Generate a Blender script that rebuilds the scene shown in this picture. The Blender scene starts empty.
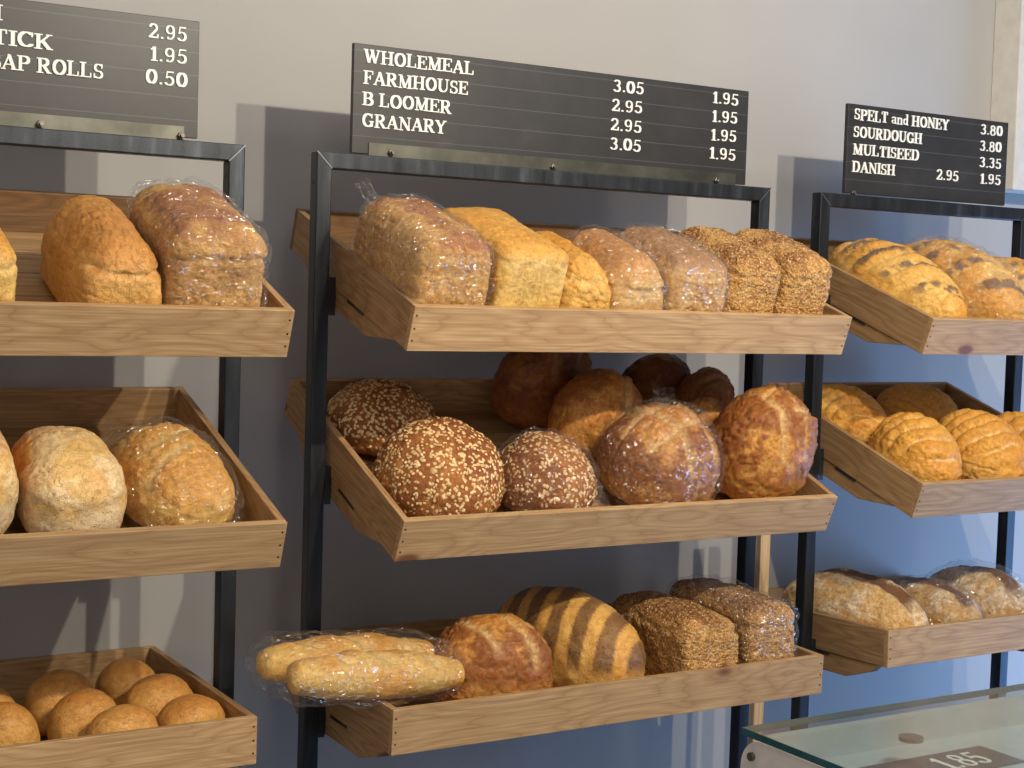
import bpy, math, random
import numpy as np
from mathutils import Vector, Matrix, noise

COL = bpy.context.scene.collection
Z0 = 2.0                                    # height of the rack tops above the floor
WALLY = 0.30

# ------------------------------------------------------------------ colour + nodes
def lin(c):
    c = np.asarray(c, float) / 255.0
    return np.where(c <= 0.04045, c / 12.92, ((c + 0.055) / 1.055) ** 2.4)
def rgba(c): return tuple(float(v) for v in lin(c)) + (1.0,)

class NT:
    def __init__(s, name):
        s.m = bpy.data.materials.new(name); s.m.use_nodes = True
        s.t = s.m.node_tree; s.t.nodes.clear()
        s.out = s.t.nodes.new('ShaderNodeOutputMaterial')
    def n(s, typ, **kw):
        nd = s.t.nodes.new(typ)
        for k, v in kw.items():
            if k in nd.inputs.keys(): nd.inputs[k].default_value = v
            else: setattr(nd, k, v)
        return nd
    def l(s, a, b): s.t.links.new(a, b)
    def coords(s, scale=(1, 1, 1), kind='Object', loc=None):
        tc = s.n('ShaderNodeTexCoord'); mp = s.n('ShaderNodeMapping')
        mp.inputs['Scale'].default_value = scale
        s.l(tc.outputs[kind], mp.inputs['Vector'])
        if loc is not None: s.l(loc, mp.inputs['Location'])
        return mp.outputs['Vector']
    def noise(s, vec, scale, detail=4, rough=.55, dist=0):
        nd = s.n('ShaderNodeTexNoise', Scale=scale, Detail=detail, Roughness=rough, Distortion=dist)
        s.l(vec, nd.inputs['Vector']); return nd.outputs['Fac']
    def ramp(s, fac, stops):
        r = s.n('ShaderNodeValToRGB'); e = r.color_ramp.elements
        while len(e) < len(stops): e.new(.5)
        for i, (p, c) in enumerate(stops):
            e[i].position = p; e[i].color = rgba(c) if len(c) == 3 and max(c) > 1 else tuple(c) + (1,) if len(c) == 3 else c
        s.l(fac, r.inputs['Fac']); return r.outputs['Color']
    def mix(s, fac, a, b, mode='MIX'):
        m = s.n('ShaderNodeMix', data_type='RGBA', blend_type=mode)
        for sock, v in ((m.inputs[0], fac), (m.inputs[6], a), (m.inputs[7], b)):
            if hasattr(v, 'links'): s.l(v, sock)
            else: sock.default_value = v
        return m.outputs[2]
    def math(s, op, a, b=None):
        m = s.n('ShaderNodeMath', operation=op)
        for i, v in enumerate((a, b)):
            if v is None: continue
            if hasattr(v, 'links'): s.l(v, m.inputs[i])
            else: m.inputs[i].default_value = v
        return m.outputs[0]
    def bump(s, h, strength=.3, dist=.001, prev=None):
        b = s.n('ShaderNodeBump', Strength=strength, Distance=dist); s.l(h, b.inputs['Height'])
        if prev is not None: s.l(prev, b.inputs['Normal'])
        return b.outputs['Normal']
    def bsdf(s, color=None, rough=.5, metal=0., normal=None, **kw):
        b = s.n('ShaderNodeBsdfPrincipled')
        for nm, v in (('Base Color', color), ('Roughness', rough), ('Metallic', metal), ('Normal', normal)):
            if v is None: continue
            if hasattr(v, 'links'): s.l(v, b.inputs[nm])
            else: b.inputs[nm].default_value = v
        for k, v in kw.items(): b.inputs[k.replace('_', ' ')].default_value = v
        s.l(b.outputs[0], s.out.inputs[0]); return b

def wood_mat(name, axis, light, mid, dark, knots=True, grey=.35):
    t = NT(name)
    oi = t.n('ShaderNodeObjectInfo')
    off = t.math('MULTIPLY', oi.outputs['Random'], 17.0)
    cx = t.n('ShaderNodeCombineXYZ'); [t.l(off, cx.inputs[i]) for i in range(3)]
    sc = [10, 10, 10]; sc[axis] = .8
    v = t.coords(tuple(sc), loc=cx.outputs[0])
    sk = [1, 1, 1.6]; sk[axis] = .75
    vk = t.coords((sk[0] * 5.5, sk[1] * 5.5, sk[2] * 5.5), loc=cx.outputs[0])
    vor = t.n('ShaderNodeTexVoronoi', Scale=1.0, Randomness=1.0); t.l(vk, vor.inputs['Vector'])
    kd = vor.outputs['Distance']
    # growth rings bend round the knots
    n0 = t.noise(v, 1.3, 3, .5)
    kn = t.ramp(kd, [(0, (1., 1., 1.)), (.10, (.75, .75, .75)), (.34, (0, 0, 0))])
    ph = t.math('ADD', t.math('MULTIPLY', n0, 3.6), t.math('MULTIPLY', kd, 1.5 if knots else .2))
    ring = t.math('FRACT', t.math('MULTIPLY', ph, 3.2))
    md = tuple((a * .55 + b * .45) for a, b in zip(mid, dark))
    ringc = t.ramp(ring, [(0, mid), (.45, light), (.85, mid), (.97, md), (1, mid)])
    sf = [330, 330, 330]; sf[axis] = 6
    fine = t.noise(t.coords(tuple(sf), loc=cx.outputs[0]), 1.0, 3, .6)
    c = t.mix(t.ramp(fine, [(.36, (.0, .0, .0)), (.66, (.62, .62, .62))]), ringc, rgba(dark))
    big = t.noise(v, .8, 2)
    c = t.mix(t.math('MULTIPLY', big, grey), c, rgba([130, 118, 96]))
    if knots:
        c = t.mix(t.ramp(kd, [(0, (1., 1., 1.)), (.075, (.9, .9, .9)), (.12, (0, 0, 0))]), c, rgba([92, 52, 30]))
        c = t.mix(t.ramp(kd, [(0, (.35, .35, .35)), (.25, (0., 0., 0.))]), c, rgba([150, 92, 50]))
    rnd = t.math('ADD', t.math('MULTIPLY', oi.outputs['Random'], .22), .86)
    hs = t.n('ShaderNodeHueSaturation'); t.l(c, hs.inputs['Color']); t.l(rnd, hs.inputs['Value'])
    t.bsdf(hs.outputs[0], .62, normal=t.bump(fine, .25, .0006))
    return t.m

WOOD_X = wood_mat('pine_board_lengthwise', 0, [206, 170, 122], [190, 152, 104], [150, 110, 70])
WOOD_Y = wood_mat('pine_board_sideways', 1, [196, 156, 106], [176, 134, 86], [132, 94, 58])
WOOD_SHADE = wood_mat('shade_toned_board', 0, [138, 98, 58], [118, 82, 46], [88, 58, 34])  # darker pine paints shade onto the back boards of the top trays
WOOD_F = wood_mat('pine_floor_slat', 0, [205, 165, 112], [180, 138, 88], [140, 100, 62], False)
WOOD_Z = wood_mat('pale_batten_wood', 2, [222, 196, 158], [205, 176, 136], [176, 140, 100], False, .1)

def steel_mat():
    t = NT('dark_raw_steel')
    n1 = t.noise(t.coords((30, 30, 4)), 1, 4, .6)
    n2 = t.noise(t.coords((220, 220, 220)), 1, 2)
    c = t.ramp(n1, [(.25, (28, 31, 35)), (.55, (52, 57, 63)), (.8, (92, 99, 108))])
    c = t.mix(t.math('MULTIPLY', n2, .25), c, rgba([92, 92, 96]))
    t.bsdf(c, t.math('ADD', t.math('MULTIPLY', n1, .3), .26), .75, t.bump(n1, .1, .001)); return t.m
STEEL = steel_mat()
def simple(name, c, rough=.5, metal=0., amt=.12, scale=30, bump=.1, **kw):
    t = NT(name); n = t.noise(t.coords(), scale, 4)
    c1 = [max(0, v * (1 - amt)) for v in c]; c2 = [min(255, v * (1 + amt)) for v in c]
    t.bsdf(t.ramp(n, [(.3, c1), (.7, c2)]), rough, metal, t.bump(n, bump, .0008), **kw); return t.m
NAIL = simple('nail_head', [48, 36, 28], .5, .5)
BOLT = simple('zinc_bolt', [120, 116, 108], .32, .9)
ZINC = simple('zinc_strip', [88, 88, 80], .40, .8, .18, 14)
WELD = simple('weld_bead', [120, 124, 130], .3, .9)
WHITE_INK = simple('white_letter_plastic', [240, 240, 236], .45, 0, .02)

def board_mat():
    t = NT('black_letter_board')
    tc = t.n('ShaderNodeTexCoord'); sx = t.n('ShaderNodeSeparateXYZ'); t.l(tc.outputs['Object'], sx.inputs[0])
    fr = t.math('FRACT', t.math('MULTIPLY', t.math('ADD', sx.outputs['Z'], .0045), 1 / .0365))
    line = t.math('LESS_THAN', fr, .035)
    n = t.noise(t.coords((3, 3, 60)), 1, 4); n2 = t.noise(t.coords(), 9, 5, .7)
    c = t.ramp(n2, [(.3, (36, 36, 38)), (.62, (46, 46, 48)), (.85, (62, 62, 63))])
    c = t.mix(t.math('MULTIPLY', line, .35), c, rgba([112, 112, 112]))
    t.bsdf(c, .42, 0, t.bump(n, .08, .0006)); return t.m
BOARD = board_mat()

# ------------------------------------------------------------------ object helpers
def tag(o, label=None, cat=None, group=None, kind=None):
    if label: o['label'] = label
    if cat: o['category'] = cat
    if group: o['group'] = group
    if kind: o['kind'] = kind
    return o
def obj(name, verts, faces, mat, parent=None, smooth=False, mats=None):
    me = bpy.data.meshes.new(name)
    me.from_pydata([tuple(map(float, v)) for v in verts], [], [tuple(int(i) for i in f) for f in faces])
    me.update()
    if mat: me.materials.append(mat)
    if smooth: me.polygons.foreach_set('use_smooth', [True] * len(me.polygons))
    o = bpy.data.objects.new(name, me); COL.objects.link(o)
    if parent: o.parent = parent
    return o
def empty(name, mw=None):
    o = bpy.data.objects.new(name, None); o.empty_display_size = .05; COL.objects.link(o)
    if mw is not None: o.matrix_world = mw
    return o
def prism(poly, d0, d1, axis):
    """extrude a 2D polygon along an axis"""
    n = len(poly); V = []
    for d in (d0, d1):
        for a, b in poly:
            V.append({0: (d, a, b), 1: (a, d, b), 2: (a, b, d)}[axis])
    F = [tuple(range(n)), tuple(range(2 * n - 1, n - 1, -1))] + [(i, n + i, n + (i + 1) % n, (i + 1) % n) for i in range(n)]
    return V, F
def box(x0, x1, y0, y1, z0, z1): return prism([(x0, y0), (x1, y0), (x1, y1), (x0, y1)], z0, z1, 2)
def merge(parts):
    V = []; F = []
    for v, f in parts:
        k = len(V); V += list(v); F += [tuple(i + k for i in ff) for ff in f]
    return V, F
def fixn(o):
    import bmesh
    bm = bmesh.new(); bm.from_mesh(o.data); bmesh.ops.recalc_face_normals(bm, faces=bm.faces); bm.to_mesh(o.data); bm.free(); return o
def bevel(o, w=.0012, seg=2):
    fixn(o)
    m = o.modifiers.new('bevel', 'BEVEL'); m.width = w; m.segments = seg; m.limit_method = 'ANGLE'; m.angle_limit = .6
    return o
def cyl(cx, cy, z0, z1, r, n=14, axis=2):
    poly = [(cx + r * math.cos(2 * math.pi * i / n), cy + r * math.sin(2 * math.pi * i / n)) for i in range(n)]
    return prism(poly, z0, z1, axis)

# ------------------------------------------------------------------ room
def wall_mat():
    t = NT('painted_wall')
    n = t.noise(t.coords(), 2.2, 3); n2 = t.noise(t.coords((1, 1, 1)), 180, 3)
    c = t.ramp(n, [(.3, (169, 168, 167)), (.7, (175, 174, 173))])
    t.bsdf(c, .8, 0, t.bump(n2, .12, .0006)); return t.m
WALLM = wall_mat()
o = obj('wall_back', *box(-4.0, 4.5, WALLY, WALLY + .1, 0, 3.1), WALLM); tag(o, kind='structure')
o = obj('floor', *box(-4.0, 4.5, -5, WALLY + .1, -.1, 0), simple('grey_floor_tiles', [120, 112, 104], .4, 0, .1, 4)); tag(o, kind='structure')
o = obj('ceiling', *box(-4.0, 4.5, -5, WALLY + .1, 3.1, 3.2), simple('white_ceiling', [225, 222, 216], .9, 0, .02)); tag(o, kind='structure')
# white boxed service panel on the wall at the right
o = bevel(obj('trim_1', *box(1.965, 2.5, .215, WALLY, Z0 + .065, 3.1), simple('white_panel_paint', [214, 210, 202], .6, 0, .03)), .003)
tag(o, kind='structure')

# ------------------------------------------------------------------ racks (measurements from the fit)
S = .028; GAP = .0123; TD = .500; TH = .0755; BT = .012
RACKS = {'L': (-1.1287, -.1287), 'C': (0.0, 1.0), 'R': (1.1366, 1.7786)}
TRAYS = {'Lt': (-.3122, -.2654, .3658), 'Lm': (-.3026, -.5808, .351), 'Lb': (-.2018, -.8983, .0114),
         'Ct': (-.2915, -.2547, .3385), 'Cm': (-.2739, -.5934, .4064), 'Cb': (-.2539, -.8999, .0377),
         'Rt': (-.2868, -.2534, .3404), 'Rm': (-.2795, -.577, .3448), 'Rb': (-.2055, -.8823, -.0249)}
RN = {'L': 'left', 'C': 'middle', 'R': 'right'}
RL = {'L': 'black steel bread rack at the left edge, below the board with AP ROLLS',
      'C': 'black steel bread rack in the middle, below the board starting WHOLEMEAL',
      'R': 'narrower black steel bread rack at the right, below the board starting SPELT'}
for k, (xa, xb) in RACKS.items():
    r = empty('bread_rack', Matrix.Translation((xa, 0, 0)))
    tag(r, RL[k], 'rack')
    w = xb - xa
    for x in (0, w - S):
        # posts with a mitred head
        left = x == 0
        poly = [(x, 0), (x + S, 0), (x + S, Z0 - S if left else Z0), (x, Z0 if left else Z0 - S)]
        po = bevel(obj('post', *prism(poly, 0, S, 1), STEEL, r), .0022, 3)
        obj('foot_plate', *box(x - .01, x + S + .01, -.02, S + .02, 0, .006), STEEL, po)
        xw0, xw1 = (x, x + S) if left else (x + S, x)
        a, b = Vector((xw0, 0, Z0)), Vector((xw1, 0, Z0 - S))
        d = (b - a).normalized(); nrm = Vector((d.z, 0, -d.x)) * .0012
        obj('weld_seam', *prism([((a + nrm).x, (a + nrm).z), ((b + nrm).x, (b + nrm).z), ((b - nrm).x, (b - nrm).z), ((a - nrm).x, (a - nrm).z)], -.0008, .001, 1), WELD, po)
    bevel(obj('top_rail', *prism([(0, Z0), (w, Z0), (w - S, Z0 - S), (S, Z0 - S)], 0, S, 1), STEEL, r), .0022, 3)
    # little plug holes down the outside of the posts
    for x in ((0,) if k != 'L' else (w - S,)):
        for z in (-.052,):
            obj('bolt_hole', *cyl(.014, Z0 + z, x - .0006, x + .0006, .0035, 10, 0), NAIL, r)
    # steel ears carrying each tray
    for tk in 'tmb':
        ty, tz, a = TRAYS[k + tk]
        o_y = ty + TH * math.sin(a); o_z = tz - TH * math.cos(a)
        v = (0 - o_y) / math.cos(a); zf = o_z + v * math.sin(a)
        for x0 in (S, w - S - GAP):
            obj('tray_lug', *box(x0, x0 + GAP, .002, S - .002, Z0 + zf - .045, Z0 + zf + .02), STEEL, r)

TF = {}
for k, (ty, tz, a) in TRAYS.items():
    xa, xb = RACKS[k[0]]
    w = xb - xa - 2 * S - 2 * GAP
    o_ = Vector((xa + S + GAP, ty + TH * math.sin(a), Z0 + tz - TH * math.cos(a)))
    M = Matrix.Translation(o_) @ Matrix.Rotation(a, 4, 'X'); TF[k] = (M, w, a)
    pos = {'t': 'top', 'm': 'middle', 'b': 'bottom'}[k[1]]
    lab = {'Lt': 'pine tray at top of the left rack, holding tall tin loaves',
           'Lm': 'pine tray in the middle of the left rack, holding floury white loaves',
           'Lb': 'pine tray at bottom of the left rack, full of small golden rolls',
           'Ct': 'long pine tray at top of the middle rack, holding a row of seven tin loaves',
           'Cm': 'tilted pine tray in the middle of the middle rack, holding oat topped and sourdough rounds',
           'Cb': 'level pine tray at bottom of the middle rack, with french sticks over its left side',
           'Rt': 'short pine tray at top of the right rack, holding poppy seed loaves',
           'Rm': 'short pine tray in the middle of the right rack, holding deeply ridged golden loaves',
           'Rb': 'short pine tray at bottom of the right rack, holding flour dusted cracked loaves'}[k]
    t = empty('wooden_bread_tray', M); tag(t, lab, 'tray', 'slatted pine bread trays on the steel racks')
    fb = bevel(obj('front_board', *box(0, w, 0, BT, 0, TH), WOOD_X, t))
    bevel(obj('back_board', *box(0, w, TD - BT, TD, 0, TH), WOOD_SHADE if k[1] == 't' else WOOD_X, t))
    for x in (0, w - BT):
        bevel(obj('side_board', *box(x, x + BT, BT, TD - BT, 0, TH), WOOD_Y, t))
    ns = 5; sw = (TD - 2 * BT) / ns
    for i in range(ns):
        y0 = BT + i * sw
        bevel(obj('floor_slat', *box(BT, w - BT, y0 + .0015, y0 + sw - .0015, 0.0, .008), WOOD_F, t))
    # level bracket of wood below each end of the tray
    def H(v, h): return (v, h)
    poly = [(.05, -.0005), (.150, -.034), (.385, -.036), (.432, -.0005)] if k[1] != 'b' else [(.03, -.0005), (.05, -.018), (.12, -.041), (.38, -.041), (.44, -.0005)]
    for x in (.002, w - .022):
        sb = bevel(obj('support_bracket', *prism(poly, x, x + .02, 0), WOOD_Y, t))
        obj('bracket_strap', *box(x - .0012 if x < .1 else x + .02, x if x < .1 else x + .0212, .17, .235, -.006, .006), ZINC, sb)
    nv, nf = cyl(0, 0, -.0006, .002, .0016, 8, 1)
    nm = None
    for x in (.006, w - .006):
        for z in (.018, .038, .06):
            if nm is None:
                q = obj('nail', nv, nf, NAIL, fb); nm = q.data
            else:
                q = bpy.data.objects.new('nail', nm); COL.objects.link(q); q.parent = fb
            q.location = (x, 0, z)

# wooden batten standing between the middle and right racks
bt = bevel(obj('wooden_batten', *box(1.042, 1.068, .035, .055, 0.0, Z0 - .62), WOOD_Z), .001)
tag(bt, 'pale upright wooden batten just behind the right post of the middle rack', 'batten')

# ------------------------------------------------------------------ lettering
def hull(pts):
    pts = sorted(set((round(a, 6), round(b, 6)) for a, b in pts))
    def half(P):
        h = []
        for q in P:
            while len(h) > 1 and (h[-1][0] - h[-2][0]) * (q[1] - h[-2][1]) - (h[-1][1] - h[-2][1]) * (q[0] - h[-2][0]) <= 0: h.pop()
            h.append(q)
        return h
    a = half(pts); b = half(pts[::-1]); return a[:-1] + b[:-1]
def arc(cx, cy, rx, ry, a0, a1, n=12):
    return [(cx + rx * math.cos(math.radians(a0 + (a1 - a0) * i / n)), cy + ry * math.sin(math.radians(a0 + (a1 - a0) * i / n))) for i in range(n + 1)]
T, N = (.18, .075), (.075, .075)       # broad nib and hairline
def sf(x, y, w=.17): return ([(x - w, y), (x + w, y)], N)
def stem(x, y0=.03, y1=.97, b=True, t=True):
    r = [([(x, y0), (x, y1)], T)]
    if b: r.append(sf(x, y0))
    if t: r.append(sf(x, y1))
    return r
G = {
 'A': (.86, [([(.08, .03), (.42, .97)], N), ([(.42, .95), (.72, .03)], T), ([(.2, .33), (.6, .33)], N), sf(.08, .03, .1), sf(.72, .03, .15)]),
 'B': (.8, stem(.17) + [([(.17, .97), (.4, .97)] + arc(.42, .75, .22, .22, 90, -90) + [(.17, .53)], T), ([(.17, .53), (.42, .53)] + arc(.44, .28, .26, .25, 90, -90) + [(.17, .03)], T)]),
 'C': (.8, [(arc(.45, .5, .34, .47, 45, 318, 20), T), ([(.72, .7), (.72, .95)], N)]),
 'D': (.88, stem(.17) + [([(.17, .97), (.4, .97)] + arc(.42, .5, .33, .47, 90, -90, 18) + [(.17, .03)], T)]),
 'E': (.76, stem(.17) + [([(.17, .97), (.68, .97), (.68, .78)], N), ([(.17, .03), (.7, .03), (.7, .24)], N), ([(.17, .52), (.5, .52)], N), ([(.5, .4), (.5, .64)], N)]),
 'F': (.72, stem(.17) + [([(.17, .97), (.66, .97), (.66, .76)], N), ([(.17, .5), (.48, .5)], N), ([(.48, .38), (.48, .62)], N)]),
 'G': (.88, [(arc(.45, .5, .34, .47, 48, 320, 20), T), ([(.72, .7), (.72, .95)], N), ([(.72, .08), (.72, .4)], T), sf(.7, .42, .14)]),
 'H': (.92, stem(.17) + stem(.73) + [([(.17, .5), (.73, .5)], N)]),
 'I': (.36, stem(.18)),
 'K': (.88, stem(.17) + [([(.22, .38), (.68, .95)], N), ([(.38, .55), (.72, .03)], T), sf(.7, .97, .12), sf(.74, .03, .12)]),
 'L': (.74, stem(.17) + [([(.17, .03), (.66, .03), (.66, .28)], N)]),
 'M': (1.04, stem(.86) + [([(.15, .03), (.15, .97)], N), sf(.15, .03, .11), ([(.17, .97), (.5, .06)], T), ([(.5, .06), (.84, .97)], N), sf(.12, .97, .1)]),
 'N': (.92, [([(.15, .03), (.15, .97)], N), sf(.15, .03, .12), ([(.15, .97), (.74, .05)], T), ([(.76, .03), (.76, .97)], N), sf(.76, .97, .12), sf(.12, .97, .1)]),
 'O': (.86, [(arc(.43, .5, .33, .47, 0, 360, 26), T)]),
 'P': (.76, stem(.17) + [([(.17, .97), (.4, .97)] + arc(.42, .73, .24, .24, 90, -90) + [(.17, .49)], T)]),
 'R': (.86, stem(.17) + [([(.17, .97), (.4, .97)] + arc(.42, .74, .22, .23, 90, -90) + [(.17, .51)], T), ([(.4, .5), (.7, .03)], T), sf(.74, .03, .1)]),
 'S': (.68, [(arc(.34, .73, .21, .24, 40, 262, 14) + arc(.34, .27, .24, .24, 80, -140, 14), (.13, .055)), ([(.56, .72), (.56, .95)], N), ([(.09, .05), (.09, .3)], N)]),
 'T': (.78, stem(.39, t=False) + [([(.08, .76), (.08, .97), (.7, .97), (.7, .76)], N)]),
 'U': (.88, [([(.18, .97), (.18, .35)] + arc(.44, .35, .26, .32, 180, 270), T), (arc(.44, .35, .3, .32, 270, 360) + [(.74, .97)], N), sf(.18, .97), sf(.74, .97, .12)]),
 'W': (1.16, [([(.12, .97), (.36, .04)], T), ([(.38, .04), (.6, .9)], N), ([(.56, .97), (.8, .04)], T), ([(.82, .04), (1.06, .97)], N), sf(.12, .97, .13), sf(.56, .97, .1), sf(1.04, .97, .1)]),
 'Y': (.82, [([(.12, .97), (.4, .48)], T), ([(.72, .97), (.42, .48)], N), ([(.41, .5), (.41, .03)], T), sf(.41, .03), sf(.12, .97, .12), sf(.72, .97, .1)]),
 'a': (.6, [([(.1, .52)] + arc(.28, .46, .18, .16, 120, 0, 8) + [(.46, .06), (.54, .03)], (.12, .055)), (arc(.27, .19, .18, .15, 60, 320, 14), (.1, .05))]),
 'n': (.68, [([(.15, .03), (.15, .6)], (.12, .05)), (arc(.36, .42, .18, .19, 160, 0, 8) + [(.54, .03)], (.12, .05)), sf(.15, .03, .12), sf(.54, .03, .12), sf(.1, .6, .06)]),
 'd': (.66, [(arc(.28, .31, .18, .27, 30, 330, 16), (.12, .05)), ([(.5, .03), (.5, .97)], (.12, .05)), sf(.45, .97, .08), sf(.54, .03, .06)]),
 '0': (.72, [(arc(.36, .5, .25, .46, 0, 360, 26), T)]),
 '1': (.5, [([(.28, .03), (.28, .95)], T), sf(.28, .03, .17), ([(.1, .78), (.28, .95)], N)]),
 '2': (.68, [(arc(.33, .7, .21, .26, 165, -30, 14) + [(.1, .05)], (.12, .07)), ([(.1, .05), (.6, .05), (.62, .24)], (.08, .1))]),
 '3': (.68, [(arc(.32, .74, .19, .22, 150, -80, 12), (.13, .06)), (arc(.31, .28, .23, .25, 80, -150, 14), (.13, .06))]),
 '5': (.68, [([(.56, .94), (.2, .94), (.16, .54)], (.06, .09)), ([(.16, .54)] + arc(.32, .32, .24, .29, 110, -150, 14), (.13, .06))]),
 '8': (.7, [(arc(.35, .74, .19, .22, 0, 360, 20), (.12, .05)), (arc(.35, .27, .24, .25, 0, 360, 20), (.12, .05))]),
 '9': (.7, [(arc(.34, .68, .22, .28, 0, 360, 20), (.12, .05)), ([(.57, .68)] + arc(.3, .4, .27, .37, 10, -95, 10), (.1, .05)), ([(.2, .06), (.22, .14)], (.1, .08))]),
 '.': (.3, [([(.14, .07), (.15, .07)], (.13, .13))]),
 ' ': (.34, []),
}
def lettering(s, x0, x1, zb, cap, parent, y=0.0, name='lettering', th=.0018, mat=None, seed=0):
    rng = random.Random(seed + len(s))
    tot = sum(G[c][0] for c in s) * .0 + sum(G[c][0] for c in s) + .0
    sx = (x1 - x0) / tot
    parts = []; cx = x0
    for c in s:
        wd, st = G[c]; jz = rng.uniform(-.0006, .0006)
        for poly, (nw, nh) in st:
            for (a, b), (e, f) in zip(poly[:-1], poly[1:]):
                pts = []
                for px, py in ((a, b), (e, f)):
                    for qx in (-nw / 2, nw / 2):
                        for qy in (-nh / 2, nh / 2): pts.append((cx + (px * .93 + .02 + qx) * sx, zb + jz + (py + qy) * cap))
                h = hull(pts)
                if len(h) > 2: parts.append(prism(h, y - th - len(parts) * 4e-6, y, 1))
        cx += wd * sx
    V, F = merge(parts)
    return fixn(obj(name, V, F, mat or WHITE_INK, parent))

def price_board(label, x0, x1, z0, z1, strip, bolts, rows):
    r = empty('price_board', Matrix.Translation((x0, .012, Z0)))
    tag(r, label, 'sign')
    w = x1 - x0
    bevel(obj('board_panel', *box(0, w, 0, .010, z0, z1), BOARD, r), .0008)
    if strip:
        a, b = strip
        ms = bevel(obj('mounting_strip', *box(a - x0, b - x0, -.0025, 0, .0, .023), ZINC, r), .0005)
    for bx, bz in bolts:
        V, F = merge([cyl(bx - x0, bz, -.0085, -.0025, .0062, 6, 1), cyl(bx - x0, bz, -.013, -.0085, .0036, 12, 1)])
        bevel(obj('bolt', V, F, BOLT, ms if strip else r), .0005)
    for i, (s, a, b, zt) in enumerate(rows):
        lettering(s, a - x0, b - x0, zt - .0225, .0228, r, -.0001, 'price_lettering' if s[0] in '0123' else 'name_lettering', seed=i)
R4 = (.181, .1445, .108, .0715)
price_board('black price board over the middle rack reading WHOLEMEAL, FARMHOUSE, BLOOMER, GRANARY', .069, .943, .003, .190, (.100, .915),
            [(.143, .008), (.479, .006), (.865, .006)],
            [('WHOLEMEAL', .087, .306, R4[0]), ('FARMHOUSE', .087, .295, R4[1]), ('B LOOMER', .086, .262, R4[2]), ('GRANARY', .086, .252, R4[3]),
             ('3.05', .609, .683, R4[0]), ('2.95', .607, .681, R4[1]), ('2.95', .606, .681, R4[2]), ('3.05', .606, .681, R4[3]),
             ('1.95', .849, .917, R4[0]), ('1.95', .849, .916, R4[1]), ('1.95', .848, .915, R4[2]), ('1.95', .846, .915, R4[3])])
price_board('black price board over the left rack ending in STICK and AP ROLLS, 0.50', -1.06, -.207, .005, .193, (-1.03, -.230),
            [(-.460, .007), (-.236, .007)],
            [('2.95', -.293, -.227, R4[0]), ('1.95', -.290, -.226, R4[1]), ('0.50', -.296, -.225, R4[2]),
             ('H', -.546, -.517, R4[0]), ('STICK', -.557, -.441, R4[1]), ('BAP ROLLS', -.540, -.362, R4[2])])
price_board('black price board over the right rack reading SPELT and HONEY, SOURDOUGH, MULTISEED, DANISH', 1.214, 1.704, .004, .191, None,
            [(1.232, .004)],
            [('SPELT and HONEY', 1.229, 1.512, R4[0]), ('SOURDOUGH', 1.229, 1.432, R4[1]), ('MULTISEED', 1.230, 1.426, R4[2]), ('DANISH', 1.230, 1.356, R4[3]),
             ('3.80', 1.612, 1.685, R4[0]), ('3.80', 1.612, 1.684, R4[1]), ('3.35', 1.613, 1.686, R4[2]), ('1.95', 1.618, 1.687, R4[3]), ('2.95', 1.480, 1.551, R4[3])])

# ------------------------------------------------------------------ bread
_cs = {}
def cubesphere(n):
    if n in _cs: return _cs[n]
    idx = {}; V = []; F = []
    def vid(p):
        k = tuple(int(round(c)) for c in p)
        if k not in idx: idx[k] = len(V); V.append([c * 2.0 / n - 1 for c in k])
        return idx[k]
    for ax in range(3):
        for side in (0, n):
            for i in range(n):
                for j in range(n):
                    q = []
                    for di, dj in ((0, 0), (1, 0), (1, 1), (0, 1)):
                        p = [0, 0, 0]; p[ax] = side; p[(ax + 1) % 3] = i + di; p[(ax + 2) % 3] = j + dj; q.append(vid(p))
                    F.append(q if side else q[::-1])
    V = np.array(V); V = np.tan(V * math.pi / 4)
    _cs[n] = (V, np.array(F)); return _cs[n]
def normals(P, F):
    a, b, c, d = (P[F[:, i]] for i in range(4))
    fn = np.cross(c - a, d - b); N = np.zeros_like(P)
    for i in range(4): np.add.at(N, F[:, i], fn)
    return N / (np.linalg.norm(N, axis=1, keepdims=True) + 1e-12)
def fbm(P, scale, seed, octv=3):
    o = Vector((seed * 7.31, seed * 3.77, seed * 5.13))
    return np.array([noise.fractal(Vector(p) * scale + o, 1.0, 2.0, octv) for p in P])
def sm(x, a, b):
    t = np.clip((x - a) / (b - a), 0, 1); return t * t * (3 - 2 * t)
def sspow(v, e): return np.sign(v) * np.abs(v) ** e

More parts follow.
